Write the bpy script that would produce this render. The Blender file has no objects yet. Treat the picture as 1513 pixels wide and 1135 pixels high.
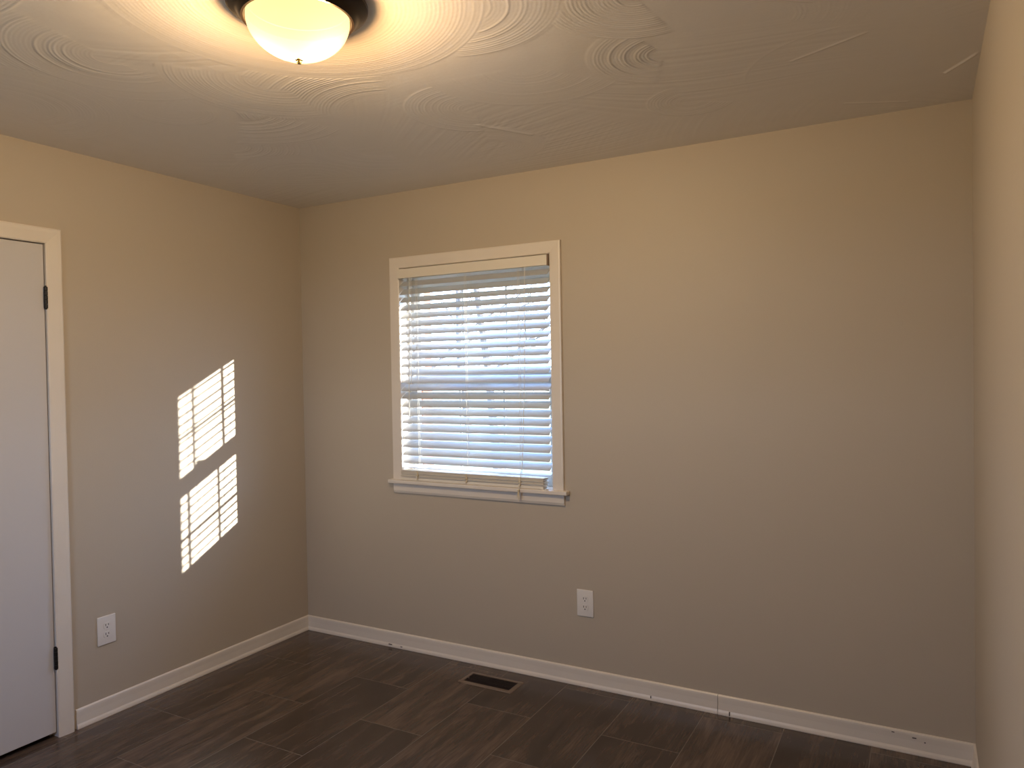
import bpy, bmesh, math, random
import numpy as np
from mathutils import Vector, Matrix

# ------------------------------------------------------------------ camera, sky, sun, exposure
scene = bpy.context.scene
C = scene.collection
ROOM_W, ROOM_D, ROOM_H = 3.306, 3.62, 2.44

right = Vector((0.87543216, 0.48304656, -0.01686677))
up = Vector((0.00610929, 0.02383497, 0.99969724))
fwd = Vector((-0.48330233, 0.87527019, -0.01791483))
cam_data = bpy.data.cameras.new('camera')
cam = bpy.data.objects.new('camera', cam_data)
C.objects.link(cam)
m = Matrix((right, up, -fwd)).transposed().to_4x4()
m.translation = Vector((3.14363, -3.19006, 1.48392))
cam.matrix_world = m
cam_data.sensor_fit = 'HORIZONTAL'
cam_data.sensor_width = 36.0
cam_data.lens = 36.0 * 1099.53 / 1513.0
cam_data.clip_start = 0.02
cam_data.clip_end = 200
scene.camera = cam

EXPOSURE = 0.45
SKY_STRENGTH = 11.0
SUN_STRENGTH = 17.0
BULB_POWER = 31.0
vs = scene.view_settings
vs.view_transform = 'Standard'
vs.look = 'None'
vs.exposure = EXPOSURE
vs.gamma = 1
vs.use_curve_mapping = False
scene.cycles.use_denoising = True
scene.cycles.max_bounces = 14
scene.cycles.diffuse_bounces = 8
scene.cycles.transparent_max_bounces = 16
scene.cycles.sample_clamp_indirect = 6.0
scene.cycles.caustics_reflective = False
scene.cycles.caustics_refractive = False

world = bpy.data.worlds.new('winter_sky')
scene.world = world
world.use_nodes = True
wn = world.node_tree
wn.nodes.clear()
w_out = wn.nodes.new('ShaderNodeOutputWorld')
w_bg = wn.nodes.new('ShaderNodeBackground')
w_geo = wn.nodes.new('ShaderNodeTexCoord')
w_sep = wn.nodes.new('ShaderNodeSeparateXYZ')
w_ramp = wn.nodes.new('ShaderNodeValToRGB')
wn.links.new(w_geo.outputs['Generated'], w_sep.inputs[0])
wn.links.new(w_sep.outputs['Z'], w_ramp.inputs[0])
wn.links.new(w_ramp.outputs[0], w_bg.inputs[0])
wn.links.new(w_bg.outputs[0], w_out.inputs[0])
w_ramp.color_ramp.elements[0].position = 0.0
w_ramp.color_ramp.elements[0].color = (0.58, 0.75, 1.0, 1)
w_ramp.color_ramp.elements[1].position = 0.6
w_ramp.color_ramp.elements[1].color = (0.34, 0.54, 1.0, 1)
w_bg.inputs[1].default_value = SKY_STRENGTH

# low winter sun that shines in through the blind and lands on the left wall
SUN_DIR = Vector((-1.0, -0.68, -0.374)).normalized()
sun_data = bpy.data.lights.new('sun', 'SUN')
sun_data.energy = SUN_STRENGTH
sun_data.color = (1.0, 0.96, 0.90)
sun_data.angle = math.radians(0.53)
sun = bpy.data.objects.new('sun', sun_data)
C.objects.link(sun)
sun.location = (8, 6, 5)
sun.rotation_euler = (-SUN_DIR).to_track_quat('Z', 'Y').to_euler()

# sampling portals in the window openings (they guide sky light, add none)
NX0, NX1, NZ0, NZ1 = 0.95, 1.80, 1.12, 2.02        # added window, unseen behind the camera, for daylight fill
for loc, sx, sz, rx in (((1.156, 0.27, 1.46), 1.0, 1.2, -90), (((NX0 + NX1) / 2, -ROOM_D - 0.16, (NZ0 + NZ1) / 2), NX1 - NX0, NZ1 - NZ0, 90)):
    pd = bpy.data.lights.new('window_portal', 'AREA')
    pd.shape = 'RECTANGLE'
    pd.size, pd.size_y = sx, sz
    pd.cycles.is_portal = True
    po = bpy.data.objects.new('window_portal', pd)
    C.objects.link(po)
    po.location = loc
    po.rotation_euler = (math.radians(rx), 0, 0)     # -Z axis points into the room

# ------------------------------------------------------------------ materials
def new_mat(name):
    mt = bpy.data.materials.new(name)
    mt.use_nodes = True
    nt = mt.node_tree
    b = nt.nodes['Principled BSDF']
    return mt, nt, b

def N(nt, kind, **kw):
    n = nt.nodes.new(kind)
    for k, v in kw.items():
        setattr(n, k, v)
    return n

def mathn(nt, op, a, b=None, c=None):
    n = nt.nodes.new('ShaderNodeMath')
    n.operation = op
    for i, v in enumerate((a, b, c)):
        if v is None:
            continue
        if isinstance(v, (int, float)):
            n.inputs[i].default_value = v
        else:
            nt.links.new(v, n.inputs[i])
    return n.outputs[0]

def simple(name, col, rough=0.5, spec=0.5, metal=0.0, bump=0.0, bscale=300, var=0.0, vscale=6):
    mt, nt, b = new_mat(name)
    b.inputs['Base Color'].default_value = (*col, 1)
    b.inputs['Roughness'].default_value = rough
    b.inputs['Specular IOR Level'].default_value = spec
    b.inputs['Metallic'].default_value = metal
    co = N(nt, 'ShaderNodeTexCoord')
    if var:
        n = N(nt, 'ShaderNodeTexNoise')
        n.inputs['Scale'].default_value = vscale
        n.inputs['Detail'].default_value = 5
        nt.links.new(co.outputs['Object'], n.inputs['Vector'])
        mx = N(nt, 'ShaderNodeMix', data_type='RGBA')
        mx.inputs[6].default_value = (*[c * (1 - var) for c in col], 1)
        mx.inputs[7].default_value = (*[min(1, c * (1 + var)) for c in col], 1)
        nt.links.new(n.outputs[0], mx.inputs[0])
        nt.links.new(mx.outputs[2], b.inputs['Base Color'])
    if bump:
        n = N(nt, 'ShaderNodeTexNoise')
        n.inputs['Scale'].default_value = bscale
        n.inputs['Detail'].default_value = 3
        nt.links.new(co.outputs['Object'], n.inputs['Vector'])
        bp = N(nt, 'ShaderNodeBump')
        bp.inputs['Strength'].default_value = 1
        bp.inputs['Distance'].default_value = bump
        nt.links.new(n.outputs[0], bp.inputs['Height'])
        nt.links.new(bp.outputs[0], b.inputs['Normal'])
    return mt

M = {}
M['wall'] = simple('greige_wall_paint', (0.49, 0.425, 0.342), 0.52, 0.35, bump=0.00025, bscale=160, var=0.015, vscale=3)
M['trim'] = simple('white_trim_paint', (0.73, 0.67, 0.60), 0.35, 0.5, bump=0.0002, bscale=40, var=0.03, vscale=9)
M['door'] = simple('white_door_paint', (0.58, 0.56, 0.56), 0.32, 0.5, bump=0.0001, bscale=60)
M['sash'] = simple('white_vinyl_sash', (0.80, 0.80, 0.80), 0.4)
M['plate'] = simple('white_plastic', (0.76, 0.73, 0.70), 0.3)
M['slot'] = simple('dark_slot', (0.02, 0.018, 0.016), 0.6)
M['black'] = simple('black_hinge_metal', (0.008, 0.007, 0.007), 0.45, metal=0.2)
M['bronze'] = simple('oil_rubbed_bronze', (0.03, 0.021, 0.017), 0.35, metal=0.7, var=0.2)
M['brass'] = simple('aged_brass', (0.45, 0.33, 0.12), 0.3, metal=0.9)
M['cord'] = simple('off_white_cord', (0.78, 0.74, 0.65), 0.8)
M['tassel'] = simple('cream_cord_knot', (0.70, 0.60, 0.42), 0.8)
M['register'] = simple('brown_register_metal', (0.17, 0.125, 0.095), 0.4)
M['register_dark'] = simple('dark_louvre_metal', (0.018, 0.010, 0.010), 0.6)
M['lawn'] = simple('winter_lawn', (0.30, 0.27, 0.16), 0.95, 0.1, var=0.35, vscale=2)
M['bark'] = simple('grey_bark', (0.16, 0.13, 0.11), 0.9, 0.1)
M['brick'] = simple('red_brick', (0.30, 0.14, 0.10), 0.9, 0.1, var=0.25, vscale=20)
M['absorber_lining'] = simple('light_absorbing_black', (0.003, 0.002, 0.001), 0.9, 0.0)
M['bracket'] = simple('brown_bracket_plastic', (0.22, 0.15, 0.10), 0.5)
M['mark'] = simple('scuff_mark', (0.10, 0.08, 0.07), 0.8)

# slats: white faux wood, faintly translucent
mt, nt, b = new_mat('white_faux_wood_slat')
b.inputs['Base Color'].default_value = (0.52, 0.525, 0.53, 1)
b.inputs['Roughness'].default_value = 0.38
tr = N(nt, 'ShaderNodeBsdfTranslucent')
tr.inputs[0].default_value = (0.70, 0.74, 0.80, 1)
mx = N(nt, 'ShaderNodeMixShader')
mx.inputs[0].default_value = 0.03
nt.links.new(b.outputs[0], mx.inputs[1])
nt.links.new(tr.outputs[0], mx.inputs[2])
nt.links.new(mx.outputs[0], nt.nodes['Material Output'].inputs[0])
M['slat'] = mt
M['slat_stack'] = simple('cream_slat_edge', (0.74, 0.69, 0.60), 0.45)

# clear pane
mt, nt, b = new_mat('window_glass')
nt.nodes.remove(b)
tp = N(nt, 'ShaderNodeBsdfTransparent')
tp.inputs[0].default_value = (0.95, 0.97, 0.97, 1)
gl = N(nt, 'ShaderNodeBsdfGlossy')
gl.inputs['Roughness'].default_value = 0.02
fr = N(nt, 'ShaderNodeLayerWeight')
fr.inputs[0].default_value = 0.5
mx = N(nt, 'ShaderNodeMixShader')
nt.links.new(mathn(nt, 'MULTIPLY_ADD', mathn(nt, 'POWER', fr.outputs['Facing'], 4.0), 0.5, 0.03), mx.inputs[0])
nt.links.new(tp.outputs[0], mx.inputs[1])
nt.links.new(gl.outputs[0], mx.inputs[2])
nt.links.new(mx.outputs[0], nt.nodes['Material Output'].inputs[0])
M['glass'] = mt

# glowing frosted bowl: its own glow, lit through by the two bulbs inside
mt, nt, b = new_mat('frosted_glass_bowl')
nt.nodes.remove(b)
tp = N(nt, 'ShaderNodeBsdfTransparent')
tp.inputs[0].default_value = (0.62, 0.55, 0.42, 1)
# painted light falloff: tint dims to amber at the rim, curbing the ceiling glow
bco = N(nt, 'ShaderNodeTexCoord')
bsp = N(nt, 'ShaderNodeSeparateXYZ')
nt.links.new(bco.outputs['Object'], bsp.inputs[0])
bmr = N(nt, 'ShaderNodeMapRange', interpolation_type='SMOOTHSTEP')
bmr.inputs['From Min'].default_value = -0.060
bmr.inputs['From Max'].default_value = -0.105
nt.links.new(bsp.outputs['Z'], bmr.inputs['Value'])
bmx = N(nt, 'ShaderNodeMix', data_type='RGBA')
bmx.inputs[6].default_value = (0.30, 0.20, 0.10, 1)
bmx.inputs[7].default_value = (0.64, 0.57, 0.45, 1)
nt.links.new(bmr.outputs[0], bmx.inputs[0])
nt.links.new(bmx.outputs[2], tp.inputs[0])
em = N(nt, 'ShaderNodeEmission')
em.inputs[0].default_value = (1.0, 0.72, 0.24, 1)
em.inputs[1].default_value = 0.62
tl = N(nt, 'ShaderNodeBsdfTranslucent')
tl.inputs[0].default_value = (0.9, 0.8, 0.55, 1)
gs = N(nt, 'ShaderNodeBsdfGlossy')
gs.inputs['Roughness'].default_value = 0.12
gs.inputs[0].default_value = (0.5, 0.5, 0.5, 1)
m1 = N(nt, 'ShaderNodeMixShader')
m1.inputs[0].default_value = 0.008
a1 = N(nt, 'ShaderNodeAddShader')
m2 = N(nt, 'ShaderNodeMixShader')
m2.inputs[0].default_value = 0.008
nt.links.new(tp.outputs[0], m1.inputs[1])
nt.links.new(tl.outputs[0], m1.inputs[2])
nt.links.new(m1.outputs[0], m2.inputs[1])
nt.links.new(gs.outputs[0], m2.inputs[2])
nt.links.new(m2.outputs[0], a1.inputs[0])
nt.links.new(em.outputs[0], a1.inputs[1])
nt.links.new(a1.outputs[0], nt.nodes['Material Output'].inputs[0])
M['bowl'] = mt

# dark laminate planks, 0.323 m x 0.68 m, running towards the back wall
def floor_mat():
    mt, nt, b = new_mat('dark_laminate_planks')
    L = nt.links
    co = N(nt, 'ShaderNodeTexCoord')
    sep = N(nt, 'ShaderNodeSeparateXYZ')
    L.new(co.outputs['Object'], sep.inputs[0])
    u = mathn(nt, 'ADD', sep.outputs['Y'], 0.745 + 6.8)
    v = mathn(nt, 'ADD', sep.outputs['X'], -0.70 + 3.23)
    cb = N(nt, 'ShaderNodeCombineXYZ')
    L.new(u, cb.inputs[0]); L.new(v, cb.inputs[1])
    br = N(nt, 'ShaderNodeTexBrick')
    br.offset = 0.5
    br.inputs['Color1'].default_value = (0, 0, 0, 1)
    br.inputs['Color2'].default_value = (1, 1, 1, 1)
    br.inputs['Mortar'].default_value = (0.5, 0.5, 0.5, 1)
    br.inputs['Scale'].default_value = 1
    br.inputs['Mortar Size'].default_value = 0.0016
    br.inputs['Mortar Smooth'].default_value = 0.2
    br.inputs['Bias'].default_value = 0
    br.inputs['Brick Width'].default_value = 0.68
    br.inputs['Row Height'].default_value = 0.323
    L.new(cb.outputs[0], br.inputs['Vector'])
    rnd = N(nt, 'ShaderNodeSeparateColor')
    L.new(br.outputs['Color'], rnd.inputs[0])
    # streaky grain, shifted per plank
    gx = mathn(nt, 'MULTIPLY_ADD', rnd.outputs[0], 7.0, mathn(nt, 'MULTIPLY', sep.outputs['X'], 9.0))
    gy = mathn(nt, 'MULTIPLY_ADD', rnd.outputs[0], 13.0, mathn(nt, 'MULTIPLY', sep.outputs['Y'], 1.6))
    gv = N(nt, 'ShaderNodeCombineXYZ')
    L.new(gx, gv.inputs[0]); L.new(gy, gv.inputs[1])
    n1 = N(nt, 'ShaderNodeTexNoise')
    n1.inputs['Scale'].default_value = 1.6
    n1.inputs['Detail'].default_value = 6
    n1.inputs['Roughness'].default_value = 0.6
    n1.inputs['Distortion'].default_value = 0.5
    L.new(gv.outputs[0], n1.inputs['Vector'])
    fv = N(nt, 'ShaderNodeVectorMath', operation='MULTIPLY')
    fv.inputs[1].default_value = (6, 1.6, 1)
    L.new(gv.outputs[0], fv.inputs[0])
    n2 = N(nt, 'ShaderNodeTexNoise')
    n2.inputs['Scale'].default_value = 3
    n2.inputs['Detail'].default_value = 3
    L.new(fv.outputs[0], n2.inputs['Vector'])
    s = mathn(nt, 'MULTIPLY_ADD', n2.outputs[0], 0.35, mathn(nt, 'MULTIPLY', n1.outputs[0], 0.75))
    s = mathn(nt, 'MULTIPLY_ADD', rnd.outputs[0], 0.14, s)
    rp = N(nt, 'ShaderNodeValToRGB')
    e = rp.color_ramp.elements
    e[0].position = 0.36; e[0].color = (0.022, 0.0135, 0.009, 1)
    e[1].position = 0.86; e[1].color = (0.145, 0.098, 0.070, 1)
    k = rp.color_ramp.elements.new(0.58); k.color = (0.058, 0.037, 0.026, 1)
    L.new(s, rp.inputs[0])
    mj = N(nt, 'ShaderNodeMix', data_type='RGBA')
    mj.inputs[7].default_value = (0.16, 0.13, 0.105, 1)
    L.new(br.outputs['Fac'], mj.inputs[0])
    L.new(rp.outputs[0], mj.inputs[6])
    L.new(mj.outputs[2], b.inputs['Base Color'])
    rr = mathn(nt, 'MULTIPLY_ADD', n2.outputs[0], 0.12, 0.15)
    L.new(rr, b.inputs['Roughness'])
    b.inputs['Specular IOR Level'].default_value = 0.6
    h = mathn(nt, 'SUBTRACT', mathn(nt, 'MULTIPLY', n2.outputs[0], 0.12), br.outputs['Fac'])
    bp = N(nt, 'ShaderNodeBump')
    bp.inputs['Strength'].default_value = 0.6
    bp.inputs['Distance'].default_value = 0.0012
    L.new(h, bp.inputs['Height'])
    L.new(bp.outputs[0], b.inputs['Normal'])
    return mt
M['floor'] = floor_mat()

# ceiling: white paint over hand-combed plaster swirls. Each stroke: centre, inner/outer radius,
# middle angle and half width of the fan (degrees), strength
RELIEF = 0.0027
STROKES = [
    (1.02, -1.80, 0.03, 0.36, 190, 95, 0.8),
    (0.78, -1.42, 0.02, 0.17, 150, 120, 0.7),
    (0.62, -1.02, 0.05, 0.46, 60, 75, 0.8),
    (1.45, -0.95, 0.20, 0.60, 250, 50, 1.0),
    (1.72, -0.86, 0.03, 0.26, 210, 100, 0.9),
    (1.55, -0.45, 0.05, 0.24, 20, 90, 0.5),
    (2.46, -0.96, 0.03, 0.24, 185, 75, 1.0),
    (2.50, -1.34, 0.02, 0.25, 175, 95, 1.0),
    (2.42, -0.52, 0.02, 0.16, 150, 120, 0.6),
    (2.05, -1.10, 0.05, 0.35, 120, 70, 0.45),
    (0.55, -0.45, 0.05, 0.40, 300, 90, 0.4),
    (0.98, -1.30, 0.10, 0.42, 100, 40, 1.0),
    (1.30, -1.42, 0.06, 0.36, 170, 70, 0.7),
    (2.05, -1.55, 0.10, 0.32, 60, 60, 0.8),
    (1.15, -0.70, 0.12, 0.38, 150, 50, 0.6),
    (2.75, -1.05, 0.08, 0.30, 330, 70, 0.3),
    (0.35, -1.75, 0.05, 0.40, 40, 80, 0.5),
    (2.95, -0.55, 0.30, 0.34, 230, 45, 0.5),
    (3.10, -1.40, 0.05, 0.40, 200, 80, 0.6),
    (1.05, -2.60, 0.05, 0.50, 90, 100, 0.9),
    (2.40, -2.40, 0.05, 0.45, 150, 110, 0.9),
    (0.45, -3.10, 0.05, 0.40, 20, 120, 0.9),
    (1.80, -3.20, 0.05, 0.40, 100, 120, 0.9),
    (3.00, -3.10, 0.05, 0.40, 160, 120, 0.9),
    (1.737, -1.755, 0.10, 0.50, 0, 180, 0.6),
]
M['ceiling'] = simple('white_ceiling_paint', (0.75, 0.738, 0.735), 0.25, 0.6, bump=0.0002, bscale=70)

def smooth(x, e0, e1):
    t = np.clip((x - e0) / (e1 - e0), 0, 1)
    return t * t * (3 - 2 * t)

def combed_ceiling():
    """ceiling slab whose underside carries the combed plaster ridges as real relief"""
    nx, ny = 830, 900
    xs = np.linspace(0, ROOM_W, nx)
    ys = np.linspace(-ROOM_D, 0, ny)
    X, Y = np.meshgrid(xs, ys)
    rs = np.random.RandomState(3)
    def wobble(n, f):
        w = np.zeros_like(X)
        for _ in range(n):
            a, q, ph = rs.uniform(0, 6.28), rs.uniform(0.5, 1) * f, rs.uniform(0, 6.28)
            w += np.sin(q * (X * math.cos(a) + Y * math.sin(a)) + ph)
        return w / math.sqrt(n)
    wob = wobble(6, 5.0)
    patchy = wobble(9, 14.0)
    # broad brushed strokes of uneven ridges under the swirls
    H = np.zeros_like(X)
    for ang, amp in ((0.22, 0.20), (-0.55, 0.14), (1.1, 0.10)):
        q = (Y * math.cos(ang) + X * math.sin(ang) + 0.16 * wobble(5, 4.0)) / 0.010 + 600
        rib = rs.uniform(-1, 1, 1400)
        k0 = np.floor(q).astype(int) % 1399
        f = q - np.floor(q)
        f = f * f * (3 - 2 * f)
        H += amp * (rib[k0] * (1 - f) + rib[k0 + 1] * f) * smooth(wobble(8, 6.0), 0.1, 1.2)
    H += 0.05 * wobble(8, 60.0)
    for i, (cx, cy, r0, r1, a, hw, s) in enumerate(STROKES):
        dx, dy = X - cx, (Y - cy) * 1.0
        r = np.sqrt(dx * dx + dy * dy) + 1e-6
        ph = r + 0.012 * wob
        rib = rs.uniform(-1, 1, 600)
        idx = ph / 0.0118
        k0 = np.clip(np.floor(idx).astype(int), 0, 598)
        f = idx - np.floor(idx)
        amp = 0.55 + 0.45 * (rib[k0] * (1 - f) + rib[k0 + 1] * f)
        comb = (0.5 + 0.5 * np.cos(2 * math.pi * idx)) ** 1.5 * amp
        mask = smooth(r, r0, r0 + 0.03) * (1 - smooth(r, r1 - 0.012, r1))
        if hw < 180:
            cs = (dx * math.cos(math.radians(a)) + dy * math.sin(math.radians(a))) / r
            ch = math.cos(math.radians(hw))
            mask *= smooth(cs, ch, ch + 0.12)
        fade = s * (0.45 + 0.55 * smooth(patchy + 0.3 * math.sin(i), -0.6, 0.9))
        H = H * (1 - mask) + mask * (comb * fade + 0.11 * s * smooth(r, r0, r1))
    for (ax, ay, bx_, by_, w, a) in ((3.215, -0.335, 3.306, -0.475, 0.004, 1.6), (2.79, -0.70, 3.007, -0.80, 0.004, 0.7),
                                     (1.64, -0.70, 1.76, -0.49, 0.010, 0.8), (2.90, -0.20, 3.10, -0.10, 0.005, 0.8)):
        ux, uy = bx_ - ax, by_ - ay
        t = np.clip(((X - ax) * ux + (Y - ay) * uy) / (ux * ux + uy * uy), 0, 1)
        d2 = (X - ax - t * ux) ** 2 + (Y - ay - t * uy) ** 2
        H += a * np.exp(-d2 / (w * w))
    Z = ROOM_H - RELIEF * H
    border = np.minimum.reduce([X, ROOM_W - X, Y + ROOM_D, -Y])
    Z = ROOM_H - (ROOM_H - Z) * smooth(border, 0, 0.02)
    n = nx * ny
    co = np.empty((n + 8, 3), dtype=np.float32)
    co[:n, 0] = X.ravel(); co[:n, 1] = Y.ravel(); co[:n, 2] = Z.ravel()
    q = 0
    for x in (-0.30, ROOM_W + T):
        for y in (-ROOM_D - T, 0.15):
            for z in (ROOM_H + 0.002, ROOM_H + 0.12):
                co[n + q] = (x, y, z); q += 1
    i = np.arange(n).reshape(ny, nx)
    quads = np.stack([i[:-1, :-1], i[1:, :-1], i[1:, 1:], i[:-1, 1:]], -1).reshape(-1, 4)
    box = np.array([(0, 1, 3, 2), (4, 6, 7, 5), (0, 4, 5, 1), (2, 3, 7, 6), (0, 2, 6, 4), (1, 5, 7, 3)]) + n
    loops = np.concatenate([quads, box]).astype(np.int32)
    me = bpy.data.meshes.new('ceiling')
    me.vertices.add(n + 8)
    me.vertices.foreach_set('co', co.ravel())
    me.loops.add(loops.size)
    me.loops.foreach_set('vertex_index', loops.ravel())
    me.polygons.add(len(loops))
    me.polygons.foreach_set('loop_start', np.arange(0, loops.size, 4, dtype=np.int32))
    me.polygons.foreach_set('loop_total', np.full(len(loops), 4, dtype=np.int32))
    me.polygons.foreach_set('use_smooth', np.concatenate([np.ones(len(quads), bool), np.zeros(6, bool)]))
    me.update(calc_edges=True)
    me.validate()
    me.materials.append(M['ceiling'])
    o = bpy.data.objects.new('ceiling', me)
    C.objects.link(o)
    o['kind'] = 'structure'


# ------------------------------------------------------------------ mesh helpers
def add_box(bm, lo, hi, bevel=0.0, seg=2):
    vs_ = [bm.verts.new((x, y, z)) for x in (lo[0], hi[0]) for y in (lo[1], hi[1]) for z in (lo[2], hi[2])]
    f = [(0, 1, 3, 2), (4, 6, 7, 5), (0, 4, 5, 1), (2, 3, 7, 6), (0, 2, 6, 4), (1, 5, 7, 3)]
    fs = [bm.faces.new([vs_[i] for i in q]) for q in f]
    if bevel:
        es = list({e for q in fs for e in q.edges})
        bmesh.ops.bevel(bm, geom=es, offset=bevel, segments=seg, affect='EDGES', profile=0.6)
    return vs_

def add_tube(bm, pts, r, n=8, cap=True):
    rings = []
    for i, p in enumerate(pts):
        p = Vector(p)
        a = Vector(pts[max(i - 1, 0)]); c = Vector(pts[min(i + 1, len(pts) - 1)])
        t = (c - a).normalized()
        s = t.orthogonal().normalized() if abs(t.z) > 0.99 or i == 0 else (rings_s - t * rings_s.dot(t)).normalized()
        rings_s = s
        q = t.cross(s)
        rr = r[i] if isinstance(r, (list, tuple)) else r
        rings.append([bm.verts.new(p + (s * math.cos(2 * math.pi * k / n) + q * math.sin(2 * math.pi * k / n)) * rr) for k in range(n)])
    for a, c in zip(rings, rings[1:]):
        for k in range(n):
            bm.faces.new((a[k], a[(k + 1) % n], c[(k + 1) % n], c[k]))
    if cap:
        bm.faces.new(rings[0][::-1]); bm.faces.new(rings[-1])

def add_lathe(bm, prof, centre, n=64, closed=False):
    rings = []
    for (r, z) in prof:
        if r < 1e-6:
            rings.append([bm.verts.new((centre[0], centre[1], centre[2] + z))])
        else:
            rings.append([bm.verts.new((centre[0] + r * math.cos(2 * math.pi * k / n), centre[1] + r * math.sin(2 * math.pi * k / n), centre[2] + z)) for k in range(n)])
    pairs = list(zip(rings, rings[1:]))
    if closed:
        pairs.append((rings[-1], rings[0]))
    for a, c in pairs:
        for k in range(n):
            k2 = (k + 1) % n
            if len(a) == 1 and len(c) == 1:
                continue
            if len(a) == 1:
                bm.faces.new((a[0], c[k2], c[k]))
            elif len(c) == 1:
                bm.faces.new((a[k], a[k2], c[0]))
            else:
                bm.faces.new((a[k], a[k2], c[k2], c[k]))

def add_sweep(bm, path, prof, to3d):
    """sweep a closed profile (o = sideways, h = out of the plane) along a mitred 2-D path"""
    rings = []
    n = len(path)
    for i, p in enumerate(path):
        p = Vector(p)
        d0 = (p - Vector(path[i - 1])).normalized() if i else None
        d1 = (Vector(path[i + 1]) - p).normalized() if i < n - 1 else None
        d0 = d0 or d1; d1 = d1 or d0
        n0 = Vector((-d0.y, d0.x)); n1 = Vector((-d1.y, d1.x))
        mt_ = (n0 + n1).normalized()
        mt_ = mt_ / mt_.dot(n0)
        rings.append([bm.verts.new(to3d(p + mt_ * o, h)) for o, h in prof])
    k = len(prof)
    for a, c in zip(rings, rings[1:]):
        for j in range(k):
            bm.faces.new((a[j], a[(j + 1) % k], c[(j + 1) % k], c[j]))
    bm.faces.new(rings[0][::-1]); bm.faces.new(rings[-1])

def obj(name, bm, mat, parent=None, smooth=False, origin=None):
    bmesh.ops.recalc_face_normals(bm, faces=bm.faces[:])
    if origin is not None:
        bmesh.ops.translate(bm, verts=bm.verts[:], vec=-Vector(origin))
    me = bpy.data.meshes.new(name)
    bm.to_mesh(me); bm.free()
    me.materials.append(M[mat])
    if smooth:
        for p in me.polygons:
            p.use_smooth = True
        try:
            me.set_sharp_from_angle(angle=math.radians(37))
        except Exception:
            pass
    o = bpy.data.objects.new(name, me)
    C.objects.link(o)
    if origin is not None:
        o.location = origin
    if parent:
        o.parent = parent
        o.location = Vector(o.location) - Vector(parent.location)
    return o

def struct(name, bm, mat, parent=None, smooth=False):
    o = obj(name, bm, mat, parent, smooth)
    if parent is None:
        o['kind'] = 'structure'
    return o

def empty(name, loc):
    o = bpy.data.objects.new(name, None)
    C.objects.link(o)
    o.location = loc
    o.empty_display_size = 0.1
    return o

def tag(o, label, cat, group=None, kind=None):
    o['label'] = label
    o['category'] = cat
    if group: o['group'] = group
    if kind: o['kind'] = kind
    return o

def part(name, bm, mat, parent, smooth=False, world_coords=True):
    """geometry given in room coordinates, made relative to its parent"""
    pw = Vector((0, 0, 0)); q = parent
    while q:
        pw += Vector(q.location); q = q.parent
    bmesh.ops.translate(bm, verts=bm.verts[:], vec=-pw)
    o = obj(name, bm, mat, None, smooth)
    o.parent = parent
    return o

def B(*boxes, bevel=0.0):
    bm = bmesh.new()
    for lo, hi in boxes:
        add_box(bm, lo, hi, bevel)
    return bm

# ------------------------------------------------------------------ room shell
T = 0.15
WX0, WX1, WZ0, WZ1 = 0.712, 1.600, 0.905, 2.036        # window opening
DY0, DY1, DZ1 = -2.22, -1.437, 2.036                    # door opening in the left wall

bm = B(((-0.30, -ROOM_D - T, -0.12), (ROOM_W + T, T * 0.9, 0)))
struct('floor', bm, 'floor')
combed_ceiling()

def wall_with_hole(name, to, a0, a1, z0, z1, h0, h1, hz0, hz1, t0, t1, mat='wall'):
    bm = bmesh.new()
    segs = [(a0, h0, z0, z1), (h1, a1, z0, z1), (h0, h1, hz1, z1)]
    if hz0 > z0:
        segs.append((h0, h1, z0, hz0))
    for (p, q, zl, zh) in segs:
        if to == 'y':
            add_box(bm, (p, t0, zl), (q, t1, zh))
        else:
            add_box(bm, (t0, p, zl), (t1, q, zh))
    return struct(name, bm, mat)

wall_with_hole('wall_back', 'y', 0, ROOM_W, 0, ROOM_H, WX0 - 0.01, WX1 + 0.01, WZ0 - 0.01, WZ1 + 0.01, 0, 0.15)
wall_with_hole('wall_left', 'x', -ROOM_D, 0.15, 0, ROOM_H, DY0 - 0.02, DY1 + 0.02, 0, DZ1 + 0.02, -0.12, 0)
struct('wall_right', B(((ROOM_W, -ROOM_D, 0), (ROOM_W + T, 0.15, ROOM_H))), 'wall')
wall_with_hole('wall_near', 'y', 0, ROOM_W, 0, ROOM_H, NX0, NX1, NZ0, NZ1, -ROOM_D - T, -ROOM_D)
# brick veneer outside; its return shades the right-hand edge of the glass
wall_with_hole('wall_outside', 'y', -1.5, 5.0, -0.5, 2.7, 0.735, 1.575, 0.86, 2.06, 0.155, 0.245, 'brick')
# closet side of the doorway
struct('wall_closet', B(((-0.30, -2.6, 0), (-0.28, -1.2, ROOM_H)), ((-0.28, -2.62, 0), (-0.12, -2.6, ROOM_H)), ((-0.28, -1.2, 0), (-0.12, -1.18, ROOM_H))), 'wall')

# baseboards: rounded top, slightly hollow face, flared foot
BASE = [(0, 0), (0, 0.016), (0.004, 0.0165), (0.012, 0.0145), (0.020, 0.0105), (0.050, 0.0085),
        (0.070, 0.0085), (0.077, 0.0075), (0.081, 0.004), (0.082, 0)]
def baseboard(name, segs, to3d):
    bm = bmesh.new()
    for a, c, mitre0, mitre1 in segs:
        r0 = [bm.verts.new(to3d(a + (h if mitre0 else 0), h, z)) for z, h in BASE]
        r1 = [bm.verts.new(to3d(c - (h if mitre1 else 0), h, z)) for z, h in BASE]
        k = len(BASE)
        for j in range(k):
            bm.faces.new((r0[j], r0[(j + 1) % k], r1[(j + 1) % k], r1[j]))
        bm.faces.new(r0); bm.faces.new(r1[::-1])
    return struct(name, bm, 'trim')
bb = baseboard('baseboard_back', [(0, 2.3655, True, False), (2.3675, ROOM_W, False, True)], lambda s, h, z: (s, -h, z))
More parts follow.
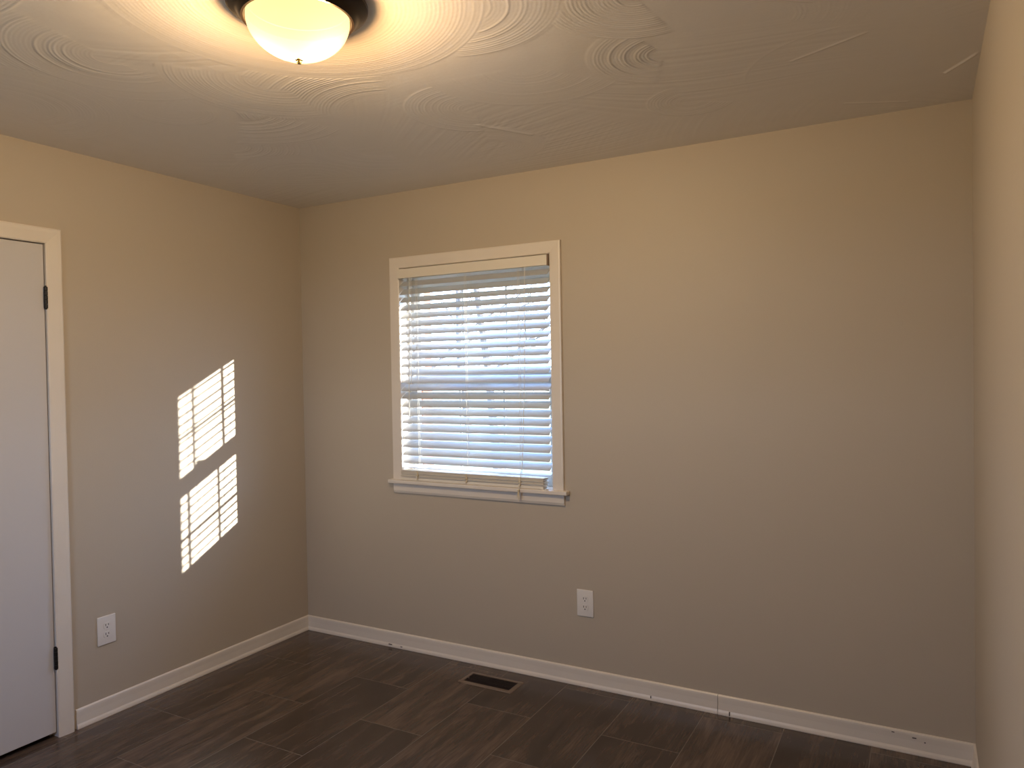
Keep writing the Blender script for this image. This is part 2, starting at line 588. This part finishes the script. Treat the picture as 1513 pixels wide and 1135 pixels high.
baseboard('baseboard_left', [(0, 1.362, True, False), (2.295, ROOM_D, False, True)], lambda s, h, z: (h, -s, z))
baseboard('baseboard_right', [(0, ROOM_D, True, True)], lambda s, h, z: (ROOM_W - h, -s, z))
baseboard('baseboard_near', [(0, ROOM_W, True, True)], lambda s, h, z: (s, -ROOM_D + h, z))
# little nicks and nail marks along the back baseboard
bm = bmesh.new()
for (x, z, w, hh) in [(2.415, 0.012, 0.004, 0.016), (0.60, 0.014, 0.022, 0.004), (0.68, 0.012, 0.012, 0.003), (3.03, 0.07, 0.010, 0.003),
                      (3.10, 0.062, 0.014, 0.004), (3.14, 0.052, 0.005, 0.004), (2.07, 0.016, 0.003, 0.010), (3.285, 0.022, 0.012, 0.006)]:
    d = 0.017 if z < 0.02 else 0.0095
    add_box(bm, (x, -d - 0.0004, z - hh / 2), (x + w, -d + 0.004, z + hh / 2))
part('scuff_marks', bm, 'mark', bb)
part('caulk_joint', B(((2.3655, -0.006, 0.0), (2.3675, -0.001, 0.080))), 'mark', bb)

# ------------------------------------------------------------------ window
win = empty('window_1', (1.156, 0.0, WZ0))
win['kind'] = 'structure'
CAS = [(0, 0), (0, 0.010), (0.004, 0.013), (0.020, 0.015), (0.050, 0.017), (0.057, 0.016), (0.059, 0.012), (0.059, 0)]
bm = bmesh.new()
# path runs right side up, over the top, down the left, so that "sideways" points out of the opening
add_sweep(bm, [(WX0, WZ0 + 0.008), (WX0, WZ1), (WX1, WZ1), (WX1, WZ0 + 0.008)], [(o, h) for o, h in CAS],
          lambda q, h: (q.x, -h, q.y))
part('casing', bm, 'trim', win)
# stool (inner sill) with horns and rounded nose
bm = bmesh.new()
add_box(bm, (0.634, -0.040, 0.894), (1.684, 0.0, 0.914), 0.005, 3)
add_box(bm, (WX0, -0.004, 0.894), (WX1, 0.15, 0.913))
part('sill', bm, 'trim', win)
bm = bmesh.new()
add_sweep(bm, [(0.655, 0.842), (1.660, 0.842)], [(0, 0), (0, 0.010), (0.012, 0.015), (0.050, 0.016), (0.0535, 0.012), (0.0535, 0)],
          lambda q, h: (q.x, -h, q.y))
part('apron', bm, 'trim', win)
# jamb boards
part('jamb', B(((WX0 - 0.012, -0.0, WZ0), (WX0, 0.16, WZ1)), ((WX1, 0.0, WZ0), (WX1 + 0.012, 0.16, WZ1)),
               ((WX0 - 0.012, 0.0, WZ1), (WX1 + 0.012, 0.16, WZ1 + 0.012)),
               ((WX0, 0.060, WZ0), (WX0 + 0.016, 0.070, WZ1)), ((WX1 - 0.016, 0.060, WZ0), (WX1, 0.070, WZ1)),
               ((WX0, 0.060, WZ1 - 0.016), (WX1, 0.070, WZ1))), 'trim', win)
def sash(y0, y1, z0, z1, bot, top):
    st = 0.046
    a, c = WX0 + 0.002, WX1 - 0.002
    f = part('sash', B(((a, y0, z0), (a + st, y1, z1)), ((c - st, y0, z0), (c, y1, z1)),
                       ((a + st, y0, z0), (c - st, y1, z0 + bot)), ((a + st, y0, z1 - top), (c - st, y1, z1)), bevel=0.002), 'sash', win)
    gx0, gx1, gz0, gz1 = a + st, c - st, z0 + bot, z1 - top
    w = 0.009; ym = (y0 + y1) / 2
    boxes = []
    for k in (1, 2):
        x = gx0 + (gx1 - gx0) * k / 3
        boxes.append(((x - w / 2, ym - 0.005, gz0), (x + w / 2, ym + 0.005, gz1)))
    zc = (gz0 + gz1) / 2
    boxes.append(((gx0, ym - 0.005, zc - w / 2), (gx1, ym + 0.005, zc + w / 2)))
    part('muntins', B(*boxes), 'sash', f)
    part('pane', B(((gx0 - 0.004, ym - 0.002, gz0 - 0.004), (gx1 + 0.004, ym + 0.002, gz1 + 0.004))), 'glass', f)
sash(0.112, 0.146, 1.445, 2.034, 0.042, 0.118)
sash(0.073, 0.108, 0.914, 1.478, 0.056, 0.075)
part('sash_lock', B(((1.13, 0.060, 1.478), (1.18, 0.100, 1.488)), ((1.145, 0.055, 1.488), (1.165, 0.090, 1.496)), bevel=0.002), 'sash', win)

# added daylight fill window, unseen behind the camera: casing, sill, two sashes
fill_win = empty('added_fill_window', ((NX0 + NX1) / 2, -ROOM_D, NZ0))
fill_win['kind'] = 'structure'
bm = bmesh.new()
add_sweep(bm, [(NX0, NZ0), (NX0, NZ1), (NX1, NZ1), (NX1, NZ0)], CAS, lambda q, h: (q.x, -ROOM_D + h, q.y))
part('casing', bm, 'trim', fill_win)
part('sill', B(((NX0 - 0.08, -ROOM_D, NZ0 - 0.02), (NX1 + 0.08, -ROOM_D + 0.04, NZ0)), bevel=0.004), 'trim', fill_win)
for (ya, z0, z1) in ((-ROOM_D - 0.11, (NZ0 + NZ1) / 2 - 0.02, NZ1), (-ROOM_D - 0.07, NZ0, (NZ0 + NZ1) / 2 + 0.02)):
    part('sash', B(((NX0, ya, z0), (NX0 + 0.045, ya + 0.03, z1)), ((NX1 - 0.045, ya, z0), (NX1, ya + 0.03, z1)),
                   ((NX0, ya, z0), (NX1, ya + 0.03, z0 + 0.045)), ((NX0, ya, z1 - 0.045), (NX1, ya + 0.03, z1))), 'sash', fill_win)
    part('pane', B(((NX0 + 0.04, ya + 0.013, z0 + 0.04), (NX1 - 0.04, ya + 0.017, z1 - 0.04))), 'glass', fill_win)

# ------------------------------------------------------------------ venetian blind
BX0, BX1 = 0.7155, 1.592
blind = empty('window_blind', (1.156, 0.030, 0.914))
tag(blind, 'white faux wood venetian blind filling the back wall window, spare slats bunched on its sill', 'blind')
bm = bmesh.new()
add_box(bm, (BX0 - 0.002, -0.002, 1.985), (BX1 + 0.004, 0.050, 2.030), 0.003)
add_box(bm, (BX0 - 0.002, -0.006, 1.980), (BX1 + 0.004, -0.001, 2.028), 0.002)
part('headrail', bm, 'slat_stack', blind)
part('headrail_bracket', B(((BX1 + 0.001, -0.006, 1.978), (BX1 + 0.007, 0.052, 2.033)), bevel=0.001), 'bracket', blind)

PITCH, DEPTH, THICK, TILT = 0.0425, 0.059, 0.0028, math.radians(35)
YC = 0.034
def add_slat(bm, x0, x1, yc, zc, tilt, depth=DEPTH, crown=0.0025):
    n = 6
    rows = []
    for k in range(n + 1):
        t = k / n - 0.5
        rows.append((t * depth, crown * (1 - (2 * t) ** 2)))
    ca, sa = math.cos(tilt), math.sin(tilt)
    top, bot = [], []
    for s, h in rows:
        for lst, off in ((top, THICK / 2), (bot, -THICK / 2)):
            hh = h + off * (0.5 if abs(s) > depth * 0.49 else 1)
            y = yc + s * ca - hh * sa
            z = zc + s * sa + hh * ca
            lst.append((y, z))
    loop = top + bot[::-1]
    a = [bm.verts.new((x0, y, z)) for y, z in loop]
    c = [bm.verts.new((x1, y, z)) for y, z in loop]
    k = len(loop)
    for j in range(k):
        bm.faces.new((a[j], a[(j + 1) % k], c[(j + 1) % k], c[j]))
    bm.faces.new(a[::-1]); bm.faces.new(c)

rng = random.Random(4)
bm = bmesh.new()
z = 1.955
slat_z = []
while z > 1.008:
    add_slat(bm, BX0 + rng.uniform(0, 0.002), BX1 - 0.004 - rng.uniform(0, 0.003), YC + rng.uniform(-0.001, 0.001), z, TILT + rng.uniform(-0.03, 0.03))
    slat_z.append(z)
    z -= PITCH
part('slats', bm, 'slat', blind, smooth=True)
bm = bmesh.new()
zz = 0.9305
for k in range(8):
    x0 = BX0 - 0.001 + rng.uniform(-0.001, 0.006)
    yo = rng.uniform(-0.003, 0.003)
    add_box(bm, (x0, -0.009 + yo, zz), (BX1 - 0.026 + rng.uniform(-0.008, 0.004), 0.043 + yo, zz + 0.0038), 0.0011, 1)
    zz += 0.0049
part('bunched_slats', bm, 'slat_stack', blind)
bm = bmesh.new()
add_box(bm, (BX0, -0.004, 0.9145), (BX1 - 0.035, 0.042, 0.9295), 0.003)
part('bottom_rail', bm, 'slat_stack', blind)
# topmost of the loose bottom slats, tipped open
bm = bmesh.new()
add_slat(bm, BX0, BX1 - 0.002, 0.038, 0.984, math.radians(10))
part('resting_slat', bm, 'slat', blind, smooth=True)

def ladder(x):
    bm = bmesh.new()
    for y in (YC - 0.024, YC + 0.026):
        add_tube(bm, [(x - 0.004, y, 1.985), (x - 0.004, y, 0.965)], 0.0009, 5)
        add_tube(bm, [(x + 0.005, y, 1.985), (x + 0.005, y, 0.965)], 0.0009, 5)
    for sz in slat_z:
        dy, dz = 0.0285 * math.cos(TILT), 0.0285 * math.sin(TILT)
        add_tube(bm, [(x, YC - dy, sz - dz - 0.003), (x, YC + dy, sz + dz - 0.003)], 0.0007, 4)
    part('ladder_cord', bm, 'cord', blind)
    bm = bmesh.new()
    add_tube(bm, [(x, -0.009, 0.966), (x, -0.011, 0.945), (x - 0.001, -0.010, 0.922)], 0.0026, 6)
    add_tube(bm, [(x - 0.006, -0.009, 0.964), (x + 0.004, -0.012, 0.955), (x + 0.008, -0.011, 0.940), (x + 0.002, -0.012, 0.930), (x - 0.005, -0.012, 0.921)], 0.0026, 6)
    bmesh.ops.create_icosphere(bm, subdivisions=2, radius=0.0068, matrix=Matrix.Translation((x + 0.001, -0.012, 0.944)))
    part('cord_knot', bm, 'tassel', blind, smooth=True)
for x in (0.826, 1.128, 1.432):
    ladder(x)
# lift cord on the right, ending in a knotted tassel that hangs over the sill
bm = bmesh.new()
add_tube(bm, [(1.478, -0.008, 1.985), (1.470, -0.009, 1.5), (1.452, -0.010, 1.05), (1.440, -0.014, 0.955), (1.436, -0.016, 0.930), (1.436, -0.022, 0.917), (1.434, -0.026, 0.902)], 0.0013, 6)
part('lift_cord', bm, 'cord', blind)
bm = bmesh.new()
for dx, l in ((-0.004, 0.030), (0.001, 0.042), (0.005, 0.034)):
    add_tube(bm, [(1.434, -0.0255, 0.910), (1.434 + dx * 0.6, -0.027, 0.895), (1.432 + dx * 1.6, -0.026, 0.895 - l)], [0.0025, 0.0025, 0.0012], 6)
bmesh.ops.create_icosphere(bm, subdivisions=2, radius=0.006, matrix=Matrix.Translation((1.434, -0.026, 0.907)))
part('tassel', bm, 'tassel', blind, smooth=True)
# tilt cord on the left
bm = bmesh.new()
add_tube(bm, [(0.795, -0.008, 1.985), (0.789, -0.009, 1.7), (0.783, -0.010, 1.4), (0.781, -0.010, 1.26), (0.786, -0.010, 1.248), (0.794, -0.010, 1.262)], 0.0016, 6)
add_tube(bm, [(0.806, -0.008, 1.985), (0.800, -0.009, 1.7), (0.797, -0.009, 1.42)], 0.0014, 6)
part('tilt_cord', bm, 'cord', blind)
blind.location.y -= 0.022      # the blind hangs almost flush with the casing

# ------------------------------------------------------------------ door
door = empty('door_1', (0, (DY0 + DY1) / 2, 0))
door['kind'] = 'structure'
DCAS = [(0.0, 0), (0.0, 0.011), (0.005, 0.014), (0.045, 0.018), (0.058, 0.018), (0.064, 0.013), (0.065, 0)]
bm = bmesh.new()
add_sweep(bm, [(DY0 + 0.001, 0.0), (DY0 + 0.001, DZ1 - 0.0), (DY1 - 0.001, DZ1 - 0.0), (DY1 - 0.001, 0.0)], DCAS,
          lambda q, h: (h, q.x, q.y))
part('casing', bm, 'trim', door)
part('jamb', B(((-0.12, DY1, 0), (0.0, DY1 + 0.018, DZ1)), ((-0.12, DY0 - 0.018, 0), (0.0, DY0, DZ1)),
               ((-0.12, DY0 - 0.018, DZ1), (0.0, DY1 + 0.018, DZ1 + 0.018)),
               ((-0.055, DY1 - 0.010, 0), (-0.040, DY1, DZ1)), ((-0.055, DY0, 0), (-0.040, DY0 + 0.010, DZ1)),
               ((-0.055, DY0, DZ1 - 0.010), (-0.040, DY1, DZ1))), 'trim', door)
slab = part('door_slab', B(((-0.036, DY0 + 0.003, 0.022), (-0.001, DY1 - 0.004, DZ1 - 0.004)), bevel=0.0015), 'door', door)
for zc in (1.815, 0.330):
    bm = bmesh.new()
    yc = DY1 - 0.003
    for k in range(5):
        z0 = zc - 0.0445 + k * 0.0178
        add_lathe(bm, [(0, 0), (0.0066, 0), (0.0074, 0.001), (0.0074, 0.0160), (0.0066, 0.0170), (0, 0.0170)], (0.0085, yc, z0), 16)
    add_lathe(bm, [(0, 0), (0.004, 0.0), (0.005, 0.002), (0, 0.005)], (0.0085, yc, zc + 0.0445), 12)
    add_lathe(bm, [(0, -0.005), (0.005, -0.002), (0.004, 0.0), (0, 0)], (0.0085, yc, zc - 0.0445), 12)
    add_box(bm, (-0.020, yc - 0.0035, zc - 0.0445), (0.008, yc - 0.0010, zc + 0.0445))
    add_box(bm, (-0.020, yc + 0.0010, zc - 0.0445), (0.008, yc + 0.0030, zc + 0.0445))
    part('hinge', bm, 'black', door, smooth=True)
bm = bmesh.new()
add_lathe(bm, [(0, 0), (0.032, 0), (0.032, 0.004), (0.026, 0.008), (0.012, 0.010), (0.010, 0.030), (0.020, 0.036), (0.027, 0.046), (0.026, 0.056), (0.016, 0.062), (0, 0.063)], (0, 0, 0), 32)
bmesh.ops.rotate(bm, verts=bm.verts[:], cent=(0, 0, 0), matrix=Matrix.Rotation(math.radians(90), 3, 'Y'))
bmesh.ops.translate(bm, verts=bm.verts[:], vec=(-0.001, DY0 + 0.065, 0.93))
part('door_knob', bm, 'black', slab, smooth=True)

# ------------------------------------------------------------------ wall outlets
def outlet(origin, rot, label, screw_top=False):
    o = empty('wall_outlet', origin)
    o.rotation_euler = (0, 0, rot)
    tag(o, label, 'outlet', 'white duplex wall outlets')
    def lp(name, bm, mat, parent=o, smooth=False):
        q = obj(name, bm, mat, None, smooth); q.parent = parent
        return q
    bm = bmesh.new()                     # local: x across, -y out of the wall, z up
    vs0 = [(-0.0415, 0), (0.0415, 0)]
    add_box(bm, (-0.0415, -0.006, -0.0625), (0.0415, 0.0, 0.0625), 0.003, 3)
    lp('cover_plate', bm, 'plate', smooth=True)
    for zc in (0.0195, -0.0195):
        bm = bmesh.new()
        n = 28
        ring0, ring1 = [], []
        for k in range(n):
            a = 2 * math.pi * k / n
            x = 0.0170 * math.cos(a)
            zz_ = max(-0.0135, min(0.0135, 0.0170 * math.sin(a)))
            ring0.append(bm.verts.new((x, -0.0055, zc + zz_)))
            ring1.append(bm.verts.new((x * 0.97, -0.0080, zc + zz_ * 0.97)))
        for k in range(n):
            bm.faces.new((ring0[k], ring0[(k + 1) % n], ring1[(k + 1) % n], ring1[k]))
        bm.faces.new(ring1); bm.faces.new(ring0[::-1])
        r = lp('receptacle', bm, 'plate')
        bm = bmesh.new()
        add_box(bm, (-0.0078, -0.0084, zc - 0.001), (-0.0050, -0.0070, zc + 0.0085))
        add_box(bm, (0.0050, -0.0084, zc - 0.000), (0.0076, -0.0070, zc + 0.0080))
        add_tube(bm, [(0, -0.0070, zc - 0.0075), (0, -0.0084, zc - 0.0075)], 0.0030, 12)
        lp('slots', bm, 'slot', r)
    bm = bmesh.new()
    add_tube(bm, [(0, -0.005, 0), (0, -0.0070, 0)], 0.0032, 12)
    lp('screw', bm, 'plate')
    return o
outlet((1.7555, 0, 0.391), 0, 'white duplex outlet low on the back wall, right of and below the window')
outlet((0, -1.218, 0.378), math.radians(90), 'white duplex outlet low on the left wall beside the door')

# ------------------------------------------------------------------ floor register
reg = empty('floor_register', (1.333, -0.170, 0))
tag(reg, 'brown metal floor register with dark louvres in the laminate by the back wall', 'floor vent')
RX0, RX1, RY0, RY1 = 1.187, 1.478, -0.236, -0.104
bm = bmesh.new()
add_sweep(bm, [(RX0, RY0), (RX0, RY1), (RX1, RY1), (RX1, RY0), (RX0, RY0)], [(0, 0), (-0.003, 0.0035), (-0.019, 0.005), (-0.021, 0.004), (-0.021, 0)], lambda q, h: (q.x, q.y, h + 0.0003))
part('frame', bm, 'register', reg)
part('backing', B(((RX0 + 0.015, RY0 + 0.015, 0.0003), (RX1 - 0.015, RY1 - 0.015, 0.0012))), 'register_dark', reg)
bm = bmesh.new()
ix0, ix1, iy0, iy1 = RX0 + 0.021, RX1 - 0.021, RY0 + 0.021, RY1 - 0.021
k = 0
x = ix0 + 0.006
while x < ix1 - 0.003:
    add_box(bm, (x, iy0, 0.0012), (x + 0.0022, iy1, 0.0042))
    x += 0.0095
for f in (1 / 3, 2 / 3):
    yy = iy0 + (iy1 - iy0) * f
    add_box(bm, (ix0, yy - 0.0015, 0.0012), (ix1, yy + 0.0015, 0.0044))
part('louvres', bm, 'register_dark', reg)
part('damper_lever', B(((ix0 + 0.004, iy0 + 0.030, 0.003), (ix0 + 0.010, iy0 + 0.038, 0.0075)), bevel=0.001), 'register', reg)

# ------------------------------------------------------------------ ceiling light
LX, LY = 1.740, -1.755
lamp = empty('ceiling_light', (LX, LY, ROOM_H))
tag(lamp, 'round flush mount ceiling light, glowing frosted glass bowl in dark bronze pan', 'ceiling light')
bm = bmesh.new()
add_lathe(bm, [(0.0, -0.001), (0.174, -0.001), (0.178, -0.006), (0.177, -0.014), (0.170, -0.020), (0.158, -0.026), (0.150, -0.034),
               (0.146, -0.042), (0.141, -0.047), (0.135, -0.047), (0.132, -0.043), (0.132, -0.018), (0.120, -0.008), (0.0, -0.008)], (LX, LY, ROOM_H), 96)
pan = part('pan', bm, 'bronze', lamp, smooth=True)
bm = bmesh.new()
add_lathe(bm, [(0.0, -0.0105), (0.1285, -0.0105), (0.1285, -0.0400), (0.1270, -0.0400), (0.1270, -0.0120), (0.0, -0.0120)], (LX, LY, ROOM_H), 64)
part('absorber_lining', bm, 'absorber_lining', pan)  # added black liner, keeps the bowl interior from washing out to white
bm = bmesh.new()
pr = []
for k in range(17):
    a = math.radians(90 * k / 16)
    pr.append((0.130 * math.cos(a) ** 1.12 if k < 16 else 0.0, -0.044 - 0.100 * math.sin(a)))
add_lathe(bm, [(0.130, -0.038)] + pr, (LX, LY, ROOM_H), 96)
part('glass_bowl', bm, 'bowl', lamp, smooth=True)
bm = bmesh.new()
add_lathe(bm, [(0, -0.142), (0.009, -0.1435), (0.0095, -0.146), (0.005, -0.148), (0.0065, -0.151), (0.005, -0.155), (0, -0.157)], (LX, LY, ROOM_H), 24)
part('finial', bm, 'brass', lamp, smooth=True)
for s in (-1, 1):
    dx, dy = 0.052 * s * 0.875, 0.052 * s * 0.483
    ld = bpy.data.lights.new('bulb_light', 'POINT')
    ld.energy = BULB_POWER
    ld.color = (1.0, 0.82, 0.62)
    ld.shadow_soft_size = 0.02
    lo = bpy.data.objects.new('bulb_light', ld)
    C.objects.link(lo)
    lo.parent = lamp
    lo.location = (dx, dy, -0.098)

# ------------------------------------------------------------------ outdoors, glimpsed between the slats
g = struct('lawn', B(((-60, -60, -0.62), (60, 120, -0.60))), 'lawn')
bm = bmesh.new()
rng = random.Random(11)
def branch(p, d, l, r, lvl):
    n = 3
    pts = [p.copy()]; rad = [r]
    for i in range(n):
        d = (d + Vector((rng.uniform(-.2, .2), rng.uniform(-.2, .2), rng.uniform(-.08, .16)))).normalized()
        p = p + d * (l / n)
        pts.append(p.copy()); rad.append(r * (1 - 0.22 * (i + 1)))
    add_tube(bm, pts, rad, 5 if lvl > 1 else 7, cap=False)
    if lvl < 4:
        for q, rr in zip(pts[1:], rad[1:]):
            for _ in range(2 if lvl < 3 else 1):
                s = Vector((rng.uniform(-1, 1), rng.uniform(-1, 1), rng.uniform(-0.2, 0.9))).normalized()
                branch(q, (d * 0.5 + s).normalized(), l * rng.uniform(0.45, 0.65), rr * 0.55, lvl + 1)
for (x, y, h) in [(-1.6, 9, 5), (-4.5, 10, 6), (-3.2, 12, 6), (-7, 13, 7), (-5.6, 8, 5), (-9, 11, 7), (-2.4, 15, 7), (-0.4, 13, 6)]:
    branch(Vector((x, y, -0.6)), Vector((0, 0, 1)), h, 0.10, 0)
t = obj('bare_branches', bm, 'bark')
tag(t, 'bare winter trees and twigs outside, glimpsed between the slats of the window blind', 'trees', kind='stuff')
